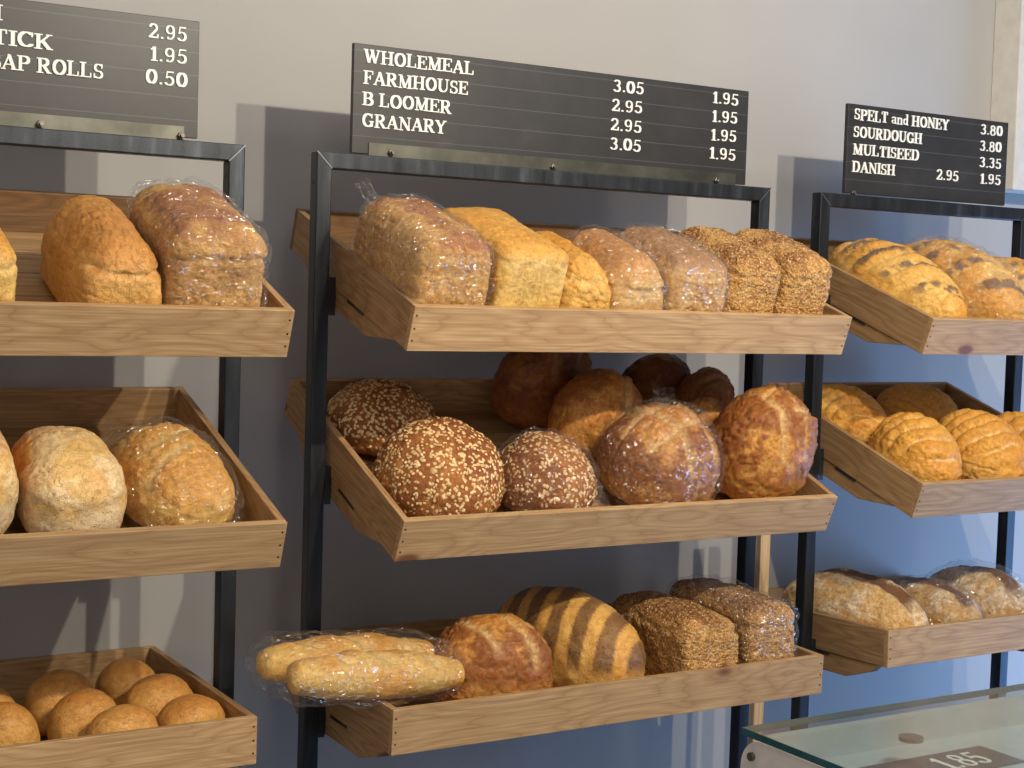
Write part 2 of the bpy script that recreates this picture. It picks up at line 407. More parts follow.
def base_shape(shape, w, l, h, n, seed, k):
    C, F = cubesphere(n)
    hw, hl = w / 2, l / 2
    info = {}
    if shape == 'tin':
        dome = k.get('dome', .028); hh = (h - dome) / 2; r = (k.get('r', .018) + (k.get('rt', k.get('r', .018)) - k.get('r', .018)) * sm(C[:, 2], -.2, .9))[:, None]
        half = np.array([hw, hl, hh]); q = C * half
        inner = np.clip(q, -(half - r), half - r); d = q - inner
        P = inner + d / (np.linalg.norm(d, axis=1, keepdims=True) + 1e-9) * r
        t = (P[:, 2] + hh) / (2 * hh)
        x, y = P[:, 0] / hw, P[:, 1] / hl
        P[:, 2] += hh + dome * np.clip(t, 0, 1) ** 1.3 * (1 - .85 * np.clip(np.abs(x), 0, 1) ** 2.4) * (1 - .8 * np.abs(y) ** 4)
        tc = k.get('tc', .66) + .05 * np.array([noise.noise(Vector((a * 2, b * 2, seed))) for a, b in zip(x, y)])
        cre = np.exp(-((t - tc) / .026) ** 2)
        up = sm(t, tc, tc + .08) * (1 - .35 * sm(t, .9, 1.02))
        s = k.get('taper', .93) + (1 - k.get('taper', .93)) * t + k.get('mush', .035) * up - 1.5 * k.get('crev', .03) * cre
        P[:, 0] *= s; P[:, 1] *= 1 + (s - 1) * .55
        sq = k.get('end_round', .0)
        P[:, 2] *= 1
        info.update(t=t * .82 + .18 * (P[:, 2] / h), cre=cre, x=x, y=y)
    elif shape == 'capsule':
        s = C / np.linalg.norm(C, axis=1, keepdims=True)
        r = w / 2; Yc = np.clip(s[:, 1] * 1.45, -1, 1); fat = 1 - .16 * np.abs(Yc) ** 2
        P = np.stack([s[:, 0] * r * fat, s[:, 1] * r + Yc * (hl - r), s[:, 2] * h / 2 * fat + h / 2], 1)
        P[:, 2] = np.maximum(P[:, 2], .006)
        info.update(t=P[:, 2] / h, cre=np.zeros(len(P)), x=s[:, 0], y=P[:, 1] / hl)
    else:
        s = C / np.linalg.norm(C, axis=1, keepdims=True)
        ex = k.get('ex', .9)
        ph = np.arctan2(s[:, 1], s[:, 0]); rr = np.sqrt(s[:, 0] ** 2 + s[:, 1] ** 2)
        X = sspow(np.cos(ph), ex) * rr ** .95; Y = sspow(np.sin(ph), ex) * rr ** .95
        zc = k.get('zc', .36) * h
        Z = np.where(s[:, 2] > 0, zc + (h - zc) * np.abs(s[:, 2]) ** k.get('ez', 1.0), zc - zc * np.abs(s[:, 2]) ** .62)
        pin = k.get('pinch', 0)
        X = X * (1 - pin * Y ** 2)
        Z = np.where(Z > zc, zc + (Z - zc) * (1 - k.get('enddrop', 0) * Y ** 2), Z)
        P = np.stack([X * hw, Y * hl, Z], 1)
        info.update(t=Z / h, cre=np.exp(-((Z / h - k.get('cz', .16) + .03 * np.sin(4 * X + seed)) / .05) ** 2), x=X, y=Y)
        if k.get('ridges'):
            nr = k['ridges']; ang = k.get('ridge_skew', .25)
            c = np.abs(np.cos(math.pi * nr * (Y * .5 + ang * X * .5 + .03 * np.sin(5 * X + seed))))
            rg = c ** .55
            m = sm(Z / h, .35, .75)
            N_ = normals(P, F); P = P + N_ * ((rg - .75) * k.get('ramp', .012) * m)[:, None]
            info['ridge'] = 1 - rg * m - (1 - m)
            info['ridge'] = np.clip((1 - rg), 0, 1) * m
        if k.get('lobes'):
            m = sm(Z / h, .2, .6); nl = k['lobes']
            th = np.arctan2(Y, X)
            P = P + normals(P, F) * (.008 * np.cos(nl * th + seed) * m)[:, None]
    info['F'] = F
    return P, info

def pal(*cs): return [lin(c) for c in cs]
def lerp(a, b, t): return a + (b - a) * np.clip(t, 0, 1)[:, None]

def colours(kind, P, I, nz, n1, n2, score, scuts, n0=0):
    t, cre = I['t'], I['cre']; m0 = np.clip(n0 * 1.4 + .5, 0, 1); m1 = np.clip(n1 * 1.3 + .5, 0, 1); m2 = np.clip(n2 * 1.3 + .5, 0, 1)
    one = np.ones((len(P), 1)); top = sm(nz, .15, .75) * sm(t, .55, .85)
    if kind == 'wholemeal':
        a, b, c, d = pal([232, 184, 106], [222, 166, 88], [212, 150, 76], [242, 208, 144])
        col = lerp(lerp(one * a, one * b, m1), one * c, top * (.6 + .4 * m0)); col = lerp(col, one * d, .45 * cre * m2)
    elif kind == 'golden':
        a, b, c, d = pal([240, 204, 120], [230, 184, 94], [226, 162, 62], [248, 222, 154])
        col = lerp(lerp(one * a, one * b, m1), one * c, top * (.6 + .4 * m0)); col = lerp(col, one * d, .6 * cre * m2)
    elif kind == 'golden_brown':
        a, b, c, d = pal([232, 194, 122], [216, 170, 100], [208, 150, 82], [244, 216, 156])
        col = lerp(lerp(one * a, one * b, m1), one * c, top * (.5 + .5 * m0)); col = lerp(col, one * d, .5 * cre * m2)
    elif kind == 'brown_top':
        a, b, c, d = pal([232, 188, 112], [214, 164, 88], [186, 126, 74], [242, 212, 150])
        col = lerp(lerp(one * a, one * b, m1), one * c, sm(nz, .35, .8) * sm(m0 * .5 + .5 * m1, .1, .6)); col = lerp(col, one * d, .3 * cre)
    elif kind == 'granary':
        a, b, c, d = pal([226, 186, 122], [200, 154, 96], [170, 126, 84], [238, 208, 152])
        col = lerp(lerp(one * a, one * b, m2), one * c, sm(nz, .3, .8) * .8); col = lerp(col, one * d, .3 * cre)
    elif kind == 'seeded':
        a, b, c, d = pal([222, 174, 104], [196, 144, 80], [148, 98, 56], [244, 208, 142])
        col = lerp(lerp(one * a, one * b, m2), one * c, top * (.15 + .85 * sm(m1, .3, .7))); col = lerp(col, one * d, .4 * cre * m2)
    elif kind == 'oat':
        a, b, c = pal([206, 142, 78], [180, 114, 58], [148, 86, 42])
        col = lerp(lerp(one * a, one * b, m1), one * c, sm(m0, .3, .8) * .7)
        col = lerp(col, one * lin([190, 120, 76]), .5 * score)
    elif kind in ('sourdough', 'sourdough_shaded'):
        a, b, c, d = pal([238, 180, 92], [216, 146, 66], [156, 90, 40], [246, 214, 150])
        f = sm(m0 * .6 + m1 * .4 + .25 * (m2 - .5), .38, .66)
        col = lerp(lerp(one * a, one * b, m2), one * c, f * .8 * sm(t, .2, .5))
        col = lerp(col, one * d, .85 * score)
        if kind == 'sourdough_shaded': col = col * np.array([.42, .30, .22])  # crust colour darkened to paint in the shade at the tray back
    elif kind == 'floury':
        a, b, c, d = pal([244, 204, 128], [232, 172, 86], [216, 144, 64], [248, 234, 200])
        col = lerp(lerp(one * a, one * b, sm(m0, .35, .7)), one * c, sm(m0, .6, .95) * .7)
        fl = np.clip(.7 * sm(t, .60, .42) + .5 * sm(m1, .60, .8) + .15 * m2, 0, 1)
        col = lerp(col, one * d, fl * .75)
        col = lerp(col, one * lin([150, 128, 108]), cre * sm(m1, .35, .7) * .4)
    elif kind == 'roll':
        a, b, c = pal([240, 196, 118], [226, 170, 88], [204, 138, 62])
        col = lerp(lerp(one * a, one * b, sm(t, .2, .6)), one * c, sm(nz, .3, .9) * (.35 + .6 * m0))
    elif kind == 'stick':
        a, b, c, d = pal([248, 206, 116], [240, 182, 84], [224, 158, 64], [254, 232, 168])
        col = lerp(lerp(one * a, one * b, sm(m1, .3, .8)), one * c, .5 * sm(t, .5, 1.) * m0); col = lerp(col, one * d, .6 * score)
    elif kind == 'ridged':
        a, b, c, d = pal([250, 206, 112], [244, 186, 82], [226, 154, 56], [255, 236, 178])
        col = lerp(lerp(one * a, one * b, sm(t, .2, .6)), one * c, m0 * .6); col = lerp(col, one * d, sm(I['ridge'], .45, .9) * .7)
    elif kind == 'poppy':
        a, b, c, d = pal([248, 204, 112], [236, 176, 78], [96, 80, 84], [252, 228, 160])
        col = lerp(lerp(one * a, one * b, m1), one * d, sm(I['ridge'], .45, .9) * .6)
        st = sm(np.cos(2 * math.pi * (I['y'] * 2.6 + I['x'] * .7)) + .7 * n1, .45, .75) * sm(t, .5, .72) * sm(m2, .2, .5)
        col = lerp(col, one * c, st * .8)
    elif kind == 'striped':
        a, b, c, d = pal([244, 196, 108], [230, 172, 84], [112, 78, 52], [248, 212, 136])
        col = lerp(one * a, one * b, m1)
        st = sm(np.cos(2 * math.pi * (I['y'] * 2.9 - I['x'] * .85 + .1)) + .35 * n1, -.35, .05) * sm(t, .30, .46)
        I['stripe'] = st
        col = lerp(col, one * c, st * .8)
    elif kind == 'flour_crack':
        a, b, c, d = pal([236, 182, 100], [236, 200, 140], [118, 76, 48], [248, 234, 206])
        col = lerp(lerp(one * a, one * b, sm(t, .25, .6)), one * d, sm(m1 * .5 + m2 * .5, .38, .7) * sm(t, .2, .5) * .9)
        cr = sm(.36 - np.abs(I['x'] + .35 * n1), 0, .12) * sm(t, .6, .8)
        col = lerp(col, one * c, cr * .9)
    return col * (1 + .12 * n2)[:, None]

def crust_mat(name, rough, s1, b1, speck, coat=0., seeds=False):
    t = NT(name)
    at = t.n('ShaderNodeAttribute', attribute_name='Col')
    v = t.coords()
    n1 = t.noise(v, s1, 6, .7); n2 = t.noise(v, s1 * 4.5, 3, .7); n3 = t.noise(v, s1 * .45, 3, .6, .8)
    f = t.ramp(n1, [(.30, (1 - .62 * speck, 1 - speck, max(.1, 1 - 1.35 * speck))), (.60, (1., 1., 1.))])
    c = t.mix(1.0, at.outputs['Color'], f, 'MULTIPLY')
    g = t.ramp(n2, [(.34, (1 - speck * .5, 1 - speck * .8, max(.1, 1 - speck * 1.05))), (.56, (1., 1., 1.))])
    c = t.mix(.8, c, g, 'MULTIPLY')
    li = t.ramp(n2, [(.58, (0., 0., 0.)), (.75, (.30, .30, .30))])
    c = t.mix(li, c, rgba([252, 226, 172]))
    wr = t.math('ABSOLUTE', t.math('SUBTRACT', n3, .5))
    crk = t.ramp(wr, [(0, (1., 1., 1.)), (.025, (0., 0., 0.))])
    c = t.mix(t.math('MULTIPLY', crk, speck * .9), c, rgba([120, 74, 38]))
    h = t.math('SUBTRACT', t.math('ADD', n1, t.math('MULTIPLY', n2, .6)), t.math('MULTIPLY', crk, .25))
    if seeds:
        mp = t.n('ShaderNodeMapping'); mp.inputs['Scale'].default_value = (1, 1, 1); t.l(v, mp.inputs[0])
        dn = t.n('ShaderNodeTexNoise', Scale=60.0); t.l(v, dn.inputs['Vector'])
        vm = t.n('ShaderNodeVectorMath', operation='MULTIPLY_ADD'); t.l(dn.outputs['Color'], vm.inputs[0]); vm.inputs[1].default_value = (.006,) * 3; t.l(v, vm.inputs[2])
        vo = t.n('ShaderNodeTexVoronoi', Scale=230.0); t.l(vm.outputs[0], vo.inputs['Vector'])
        sp = t.n('ShaderNodeSeparateColor'); t.l(vo.outputs['Color'], sp.inputs[0])
        sc = t.ramp(sp.outputs[0], [(0, (74, 46, 28)), (.3, (120, 80, 44)), (.5, (190, 146, 86)), (.8, (226, 190, 128)), (1, (240, 214, 160))])
        mk = t.math('MULTIPLY', t.math('LESS_THAN', vo.outputs['Distance'], .55), .48)
        c = t.mix(mk, c, sc)
        h = t.math('SUBTRACT', h, t.math('MULTIPLY', vo.outputs['Distance'], 1.4))
    b = t.bsdf(c, rough, 0, t.bump(h, b1, .0022))
    b.inputs['Coat Weight'].default_value = coat; b.inputs['Coat Roughness'].default_value = .35
    b.inputs['Specular IOR Level'].default_value = .4
    return t.m
M_SMOOTH = crust_mat('baked_crust_smooth', .46, 100, .9, .3, .14)
M_ROUGH = crust_mat('baked_crust_rough', .58, 115, 1., .48)
M_SEED = crust_mat('baked_crust_grainy', .65, 110, .9, .25, 0, True)
M_SOUR = crust_mat('baked_crust_blistered', .42, 140, 1., .5, .2)
def flake_mat(name, c1, c2, c3):
    t = NT(name); n = t.noise(t.coords(), 140, 2)
    t.bsdf(t.ramp(n, [(.3, c1), (.5, c2), (.7, c3)]), .6, 0, t.bump(n, .2, .0005)); return t.m
M_OAT = flake_mat('rolled_oat', [206, 160, 100], [232, 196, 138], [246, 222, 174])
M_GRAIN = flake_mat('mixed_seed', [70, 44, 26], [200, 154, 92], [238, 206, 146])
M_POP = flake_mat('poppy_seed', [46, 40, 44], [78, 70, 76], [130, 118, 112])

def plastic_mat():
    t = NT('clear_plastic_film')
    n = t.noise(t.coords((1, 1, 1)), 13, 1.2, .5, 2.2); n2 = t.noise(t.coords((10, 30, 36)), 1, 1.0, .5, 1.6)
    r1 = t.math('ABSOLUTE', t.math('SUBTRACT', n, .5)); r2 = t.math('ABSOLUTE', t.math('SUBTRACT', n2, .5))
    h = t.math('ADD', r1, t.math('MULTIPLY', r2, .7))
    nm = t.bump(h, 1.0, .05)
    gl = t.n('ShaderNodeBsdfGlossy', Roughness=.17); gl.inputs['Color'].default_value = (1, 1, 1, 1); t.l(nm, gl.inputs['Normal'])
    df = t.n('ShaderNodeBsdfDiffuse'); df.inputs['Color'].default_value = (.85, .85, .86, 1)
    tr = t.n('ShaderNodeBsdfTransparent'); tr.inputs['Color'].default_value = (.985, .985, .985, 1)
    lw = t.n('ShaderNodeLayerWeight', Blend=.22); t.l(nm, lw.inputs['Normal'])
    crs = t.ramp(r1, [(0, (1., 1., 1.)), (.015, (0., 0., 0.))])
    fac = t.math('MINIMUM', t.math('ADD', t.math('MULTIPLY', lw.outputs['Facing'], .16), t.math('ADD', .06, t.math('MULTIPLY', crs, .10))), .4)
    m0 = t.n('ShaderNodeMixShader'); m0.inputs[0].default_value = .015; t.l(tr.outputs[0], m0.inputs[1]); t.l(df.outputs[0], m0.inputs[2])
    m1 = t.n('ShaderNodeMixShader'); t.l(fac, m1.inputs[0]); t.l(m0.outputs[0], m1.inputs[1]); t.l(gl.outputs[0], m1.inputs[2])
    t.l(m1.outputs[0], t.out.inputs[0]); return t.m
PLASTIC = plastic_mat()

def scatter(P, F, N, mask, count, size, mat, name, parent, seed, jit=.35):
    rng = np.random.default_rng(seed)
    fm = mask[F].mean(axis=1)
    ar = np.linalg.norm(np.cross(P[F[:, 2]] - P[F[:, 0]], P[F[:, 3]] - P[F[:, 1]]), axis=1)
    pr = fm * ar; pr = pr / pr.sum()
    pick = rng.choice(len(F), count, p=pr)
    V = []; FF = []
    L, W, Hh = size
    for i in pick:
        q = F[i]; a, b = rng.random(2)
        p = P[q[0]] * (1 - a) * (1 - b) + P[q[1]] * a * (1 - b) + P[q[2]] * a * b + P[q[3]] * (1 - a) * b
        n = N[q].mean(axis=0) + rng.normal(0, jit * .5, 3); n /= np.linalg.norm(n)
        tt = np.cross(n, rng.normal(0, 1, 3)); tt /= np.linalg.norm(tt); u = np.cross(n, tt)
        s = rng.uniform(.7, 1.2); k = len(V)
        for j in range(7):
            an = 2 * math.pi * j / 7
            V.append(p + tt * math.cos(an) * L * .5 * s + u * math.sin(an) * W * .5 * s + n * Hh * .25)
        V.append(p + n * Hh * s)
        for j in range(7): FF.append((k + j, k + (j + 1) % 7, k + 7))
    return tag(obj(name, V, FF, mat, parent, smooth=True), kind='stuff')

def bread(name, label, cat, tray, u, v, dims, shape, kind, seed, mat=None, n=26, yaw=0., pitch=0., roll=0., h0=0.009, group=None,
          scores=(), seeds=None, bag=None, world=None, lumpy=1.0, **k):
    w, l, h = dims
    P, I = base_shape(shape, w, l, h, n, seed, k); F = I['F']
    N0 = normals(P, F)
    n1 = fbm(P, 14, seed, 3); n2 = fbm(P, 55, seed + 9, 3); n3 = fbm(P, 150, seed + 4, 2); n0 = fbm(P, 7, seed + 17, 2)
    rough = {'oat': 1.5, 'sourdough': 1.9, 'sourdough_shaded': 1.9, 'seeded': 1.6, 'ridged': 1.5, 'poppy': 1.3, 'wholemeal': 1.1, 'flour_crack': 1.4, 'golden': 1.1, 'brown_top': 1.3, 'granary': 1.5, 'roll': .6}.get(kind, .9)
    wr = np.abs(fbm(P * np.array([1, 1, 1.8]), 42, seed + 23, 3))
    disp = (n1 * (.0026 if shape == 'tin' else .0045) + n2 * .0013 * rough + n3 * .0010 * rough - (.0045 * np.exp(-(wr / .07) ** 2) * sm(n1, -.3, .3) * (1.0 if kind != 'oat' else .3)) * rough * .6) * lumpy * sm(P[:, 2], .0, .02)
    score = np.zeros(len(P)); x, y = I['x'], I['y']
    up = sm(N0[:, 2], .0, .35)
    wob = n1 * .10
    for (x0, y0, x1, y1, wd, dep) in scores:
        ax, ay = x1 - x0, y1 - y0; L2 = ax * ax + ay * ay
        tt = np.clip(((x - x0) * ax + (y - y0) * ay) / L2, 0, 1)
        dx, dy = x - x0 - tt * ax, y - y0 - tt * ay
        sd = ((x - x0) * ay - (y - y0) * ax) / math.sqrt(L2) + wob
        d = np.sqrt(dx * dx + dy * dy) + np.abs(wob) * .5
        fade = np.exp(-(np.maximum(d - wd, 0) / wd) ** 2)
        disp += up * fade * (-dep * np.exp(-(sd / wd) ** 2) + dep * .7 * np.exp(-((sd - 1.5 * wd) / (wd * .8)) ** 2))
        score = np.maximum(score, up * fade * np.exp(-(sd / (wd * 1.1)) ** 2))
    P2 = P + N0 * disp[:, None]
    P2[:, 2] = np.maximum(P2[:, 2], 0.0)
    col = colours(kind, P2, I, N0[:, 2], n1, n2, score, None, n0)
    mat = mat or {'seeded': M_SEED, 'oat': M_ROUGH, 'sourdough': M_SOUR, 'sourdough_shaded': M_SOUR, 'wholemeal': M_ROUGH, 'brown_top': M_ROUGH, 'flour_crack': M_ROUGH}.get(kind, M_SMOOTH)
    o = obj(name, P2, F, mat, smooth=True)
    ca = o.data.color_attributes.new('Col', 'FLOAT_COLOR', 'POINT')
    ca.data.foreach_set('color', np.concatenate([np.clip(col, 0, 1), np.ones((len(P), 1))], 1).astype(np.float32).ravel())
    if world is not None: M = world
    else:
        M = TF[tray][0] @ Matrix.Translation((u, v, h0)) @ Matrix.Rotation(yaw, 4, 'Z') @ Matrix.Rotation(pitch, 4, 'X') @ Matrix.Rotation(roll, 4, 'Y')
    o.matrix_world = M
    tag(o, label, cat, group)
    N2 = normals(P2, F)
    if seeds:
        cnt, size, sm_, nm, msk = seeds
        mask = {'top': sm(N2[:, 2], -.35, .1), 'all': sm(P[:, 2], .0, .03), 'cap': sm(N2[:, 2], .2, .6) * sm(n1, -.35, .1),
                'stripe': sm(col[:, 0] * -1, -.34, -.20)}[msk] * (1 - .8 * score)
        scatter(P2, F, N2, mask + 1e-6, cnt, size, sm_, nm, o, seed)
    if bag is not None:
        make_bag(P, F, N0, seed, o, bag)
    return o

def make_bag(P, F, N0, seed, parent, bag):
    off = bag.get('off', .004)
    nn = fbm(P * np.array([1, .6, 1.3]), 22, seed + 31, 3); n4 = fbm(P * np.array([.5, 1.5, 1]), 60, seed + 37, 2)
    d = off + .010 * np.abs(nn) + .004 * np.abs(n4)
    Q = P + N0 * d[:, None]; Q[:, 2] = np.maximum(Q[:, 2], .001)
    V = [tuple(q) for q in Q]; FF = [tuple(f) for f in F]
    rng = random.Random(seed)
    for fl in bag.get('flaps', ()):
        # crumpled sheet from edge a0-a1 to edge b0-b1 (local coordinates)
        a0, a1, b0, b1 = (Vector(c) for c in fl); m, nn_ = 14, 14; k0 = len(V)
        nr = (a1 - a0).cross(b0 - a0).normalized()
        for i in range(m + 1):
            for j in range(nn_ + 1):
                s, t = i / m, j / nn_
                p = (a0.lerp(a1, s)).lerp(b0.lerp(b1, s), t)
                fold = math.sin(s * 16 + 2 * noise.noise(p * 30)) * .004 + noise.noise(p * 55 + Vector((seed, 0, 0))) * .008
                V.append(tuple(p + nr * fold * (.3 + t)))
        for i in range(m):
            for j in range(nn_):
                a = k0 + i * (nn_ + 1) + j; FF.append((a, a + 1, a + nn_ + 2, a + nn_ + 1))
    return obj('plastic_bag', V, FF, PLASTIC, parent, smooth=True)

SEEDG = (1100, (.0052, .0026, .0013), M_GRAIN, 'seed_topping', 'all')
OATG = (760, (.0070, .0052, .0016), M_OAT, 'oat_topping', 'top')
TINS = 'tin loaves on the top tray of the middle rack'
# --- middle rack, top tray
bread('tin_loaf', 'large bagged wholemeal tin loaf, leftmost on the top tray of the middle rack', 'loaf', 'Ct', .077, .148, (.138, .262, .172), 'tin', 'brown_top', 1, n=52, dome=.012, r=.016, rt=.034, tc=.86, crev=.010, mush=.008, group=TINS,
      bag={'flaps': [((-.045, .12, .14), (-.02, .125, .15), (-.07, .15, .172), (-.05, .145, .185))]})
bread('tin_loaf', 'square golden unwrapped tin loaf, second from left on the top tray of the middle rack', 'loaf', 'Ct', .219, .142, (.136, .25, .166), 'tin', 'golden', 2, n=52, dome=.012, r=.012, rt=.02, tc=.88, crev=.016, mush=.012, group=TINS)
bread('tin_loaf', 'small golden domed tin loaf, third from left on the middle rack top tray', 'loaf', 'Ct', .338, .128, (.100, .225, .142), 'tin', 'golden', 3, n=52, dome=.016, r=.014, rt=.046, tc=.80, crev=.035, mush=.03, taper=.95, mat=M_SMOOTH, group=TINS,
      )
bread('tin_loaf', 'bagged golden tin loaf in shiny wrap, fourth from left, middle rack top tray', 'loaf', 'Ct', .444, .128, (.112, .225, .152), 'tin', 'golden_brown', 4, n=52, dome=.016, r=.016, rt=.05, tc=.70, crev=.035, mush=.03, taper=.95, group=TINS, bag={})
bread('tin_loaf', 'bagged brown granary tin loaf, fifth from left on the middle rack top tray', 'loaf', 'Ct', .568, .128, (.132, .225, .158), 'tin', 'granary', 5, n=52, dome=.014, r=.018, rt=.034, tc=.84, crev=.02, mush=.012, group=TINS, bag={}, seeds=(250, (.005, .0026, .0012), M_GRAIN, 'seed_topping', 'all'))
bread('seeded_tin_loaf', 'seed crusted tin loaf, sixth from left on the middle rack top tray', 'loaf', 'Ct', .692, .125, (.118, .22, .168), 'tin', 'seeded', 6, n=52, dome=.014, r=.018, rt=.032, tc=.82, crev=.035, mush=.018, group=TINS, seeds=SEEDG)
bread('seeded_tin_loaf', 'seed crusted tin loaf at the right end of the middle rack top tray', 'loaf', 'Ct', .812, .120, (.120, .21, .172), 'tin', 'seeded', 7, n=52, dome=.014, r=.018, rt=.032, tc=.82, crev=.035, mush=.018, group=TINS, seeds=SEEDG)
# --- left rack, top tray
bread('tin_loaf', 'smooth domed wholemeal tin loaf, unwrapped, on the left rack top tray', 'loaf', 'Lt', .672, .150, (.116, .265, .150), 'tin', 'wholemeal', 11, n=52, dome=.018, r=.016, rt=.052, tc=.76, crev=.05, mush=.04, taper=.96, mat=M_SMOOTH)
bread('tin_loaf', 'tall bagged brown tin loaf at the right end of the left rack top tray', 'loaf', 'Lt', .805, .138, (.148, .245, .180), 'tin', 'brown_top', 12, n=52, dome=.012, r=.018, rt=.038, tc=.78, crev=.03, mush=.02, bag={})
bread('tin_loaf', 'pale golden tin loaf cut off by the left picture edge, top tray', 'loaf', 'Lt', .468, .135, (.12, .24, .150), 'tin', 'golden', 13, n=30, dome=.02, r=.02, rt=.035, tc=.8, crev=.03, mush=.03)
# --- left rack, middle tray
bread('white_bloomer', 'floury white loaf cut off by the left picture edge on the left rack middle tray', 'loaf', 'Lm', .478, .15, (.134, .22, .172), 'dome', 'floury', 21, n=44, ex=.62, ez=.8, zc=.5, cz=.5)
bread('white_bloomer', 'plump unwrapped floury white loaf beside the bagged golden bloomer, left rack middle tray', 'loaf', 'Lm', .624, .13, (.146, .205, .150), 'dome', 'floury', 22, n=46, ex=.62, ez=.78, zc=.50, cz=.62)
bread('white_bloomer', 'bagged golden bloomer at the right end of the left rack middle tray', 'loaf', 'Lm', .79, .165, (.165, .25, .132), 'dome', 'stick', 23, n=36, ex=.8, zc=.4, lumpy=1.6, yaw=.12,
      scores=[(-.7, -.5, .2, -.2, .07, .003), (-.6, -.1, .4, .2, .07, .003), (-.4, .35, .5, .6, .07, .003)],
      bag={'off': .006, 'flaps': [((.06, -.10, .01), (.075, -.01, .07), (.112, -.125, .004), (.108, -.03, .03)), ((-.06, .08, .06), (-.03, .11, .085), (-.085, .10, .075), (-.05, .13, .11))]})
# --- left rack, bottom tray: rolls
RG = 'golden rolls in the bottom tray of the left rack'
rolls = [('back left roll of the six by the tray corner, left rack bottom tray', .682, .245, .112, .094, .105, .2), ('roll furthest back beside the right board of the left rack bottom tray', .812, .315, .108, .092, .094, .5),
         ('roll in the second row, left of centre, left rack bottom tray', .690, .145, .108, .088, .098, .4), ('front roll nearest the front board, lowest in the left rack bottom tray', .728, .062, .110, .086, .092, .1),
         ('roll in the middle of the right hand column, left rack bottom tray', .832, .208, .118, .094, .090, .3), ('front right corner roll of the left rack bottom tray', .846, .095, .110, .090, .084, .2),
         ('reddish roll at the left picture edge in the left rack bottom tray', .556, .10, .108, .09, .104, -.1), ('dim roll behind the reddish one at the left picture edge, left rack bottom tray', .552, .21, .108, .09, .106, .3)]
for i, (lb, u, v, w, l, h, yw) in enumerate(rolls):
    bread('bread_roll', 'golden ' + lb if 'reddish' not in lb and 'dim' not in lb else lb, 'roll', 'Lb', u, v, (w, l, h), 'dome', 'roll', 30 + i, n=24, ex=.88, zc=.40, ez=.9, yaw=yw, group=RG, lumpy=.75)
# --- middle rack, middle tray
bread('oat_round', 'round brown loaf covered in rolled oats, at the front left of the middle tray', 'loaf', 'Cm', .134, .142, (.222, .222, .156), 'dome', 'oat', 41, n=40, ex=1., zc=.36, seeds=(1450,) + OATG[1:],
      scores=[(-.1, .8, .1, -.5, .06, .005), (.5, .5, .6, -.6, .06, .004)])
bread('oat_round', 'round brown oat covered loaf in shade, behind the front oat loaf on the middle tray', 'loaf', 'Cm', .130, .365, (.205, .195, .115), 'dome', 'oat', 42, n=36, ex=1., zc=.4, seeds=(1150,) + OATG[1:])
bread('oat_round', 'bagged oat covered round loaf between the bare oat loaf and the bagged sourdough', 'loaf', 'Cm', .338, .128, (.178, .19, .132), 'dome', 'oat', 43, n=36, ex=.95, zc=.36, seeds=(760,) + OATG[1:],
      bag={'off': .005, 'flaps': [((.07, -.06, .01), (.07, .02, .08), (.122, -.085, .006), (.115, -.02, .05))]})
X4 = [(-.75, .25, .75, .35, .07, .006), (-.75, -.35, .75, -.25, .07, .006), (-.3, -.8, -.35, .8, .07, .006), (.3, -.8, .35, .8, .07, .006)]
bread('sourdough_round', 'large bagged sourdough round with a crossed scored crust, middle tray', 'loaf', 'Cm', .582, .130, (.228, .215, .186), 'dome', 'sourdough', 44, n=44, ex=.95, zc=.42, yaw=.3, scores=X4,
      bag={'off': .005, 'flaps': [((.09, -.06, .03), (.10, .02, .08), (.128, -.085, .03), (.125, -.01, .09)), ((.02, .06, .17), (.06, .04, .165), (.03, .08, .196), (.075, .06, .19))]})
bread('sourdough_round', 'tall bare sourdough round at the right end of the middle tray, square flap in crust', 'loaf', 'Cm', .812, .125, (.202, .19, .226), 'dome', 'sourdough', 45, n=44, ex=.92, zc=.45, yaw=.1,
      scores=[(-.35, .6, -.3, -.9, .07, .006), (.12, .3, .2, -.75, .07, .009), (.12, -.5, .7, -.45, .08, .009), (-.3, .1, .7, .2, .06, .005)])
SB = 'dark sourdough rounds at the back of the middle tray'
bread('sourdough_round', 'sourdough round coloured darker for shade at the back left of the pile, under the tray above', 'loaf', 'Cm', .490, .420, (.206, .13, .20), 'dome', 'sourdough_shaded', 46, n=34, zc=.45, group=SB, scores=[(-.2, -.8, .5, .5, .08, .006), (.4, -.8, .8, .3, .08, .006)])
bread('sourdough_round', 'brown sourdough round half in shade, directly behind the bagged sourdough round', 'loaf', 'Cm', .540, .293, (.185, .14, .185), 'dome', 'sourdough', 47, n=34, zc=.45, group=SB, scores=[(.2, -.8, .5, .6, .09, .007)])
bread('sourdough_round', 'sourdough round coloured darker for shade at the very back right of the middle tray', 'loaf', 'Cm', .775, .430, (.165, .11, .155), 'dome', 'sourdough_shaded', 48, n=30, zc=.42, group=SB)
bread('sourdough_round', 'sourdough coloured darker for shade with a light scored gash, behind the tall right hand round', 'loaf', 'Cm', .832, .345, (.135, .10, .165), 'dome', 'sourdough_shaded', 49, n=32, zc=.42, group=SB, scores=[(-.5, -.5, .5, -.4, .1, .008)])
bread('sourdough_round', 'small golden edged sourdough peeping out between the bagged and the tall round', 'loaf', 'Cm', .775, .262, (.12, .085, .140), 'dome', 'sourdough', 50, n=28, zc=.42, group=SB)
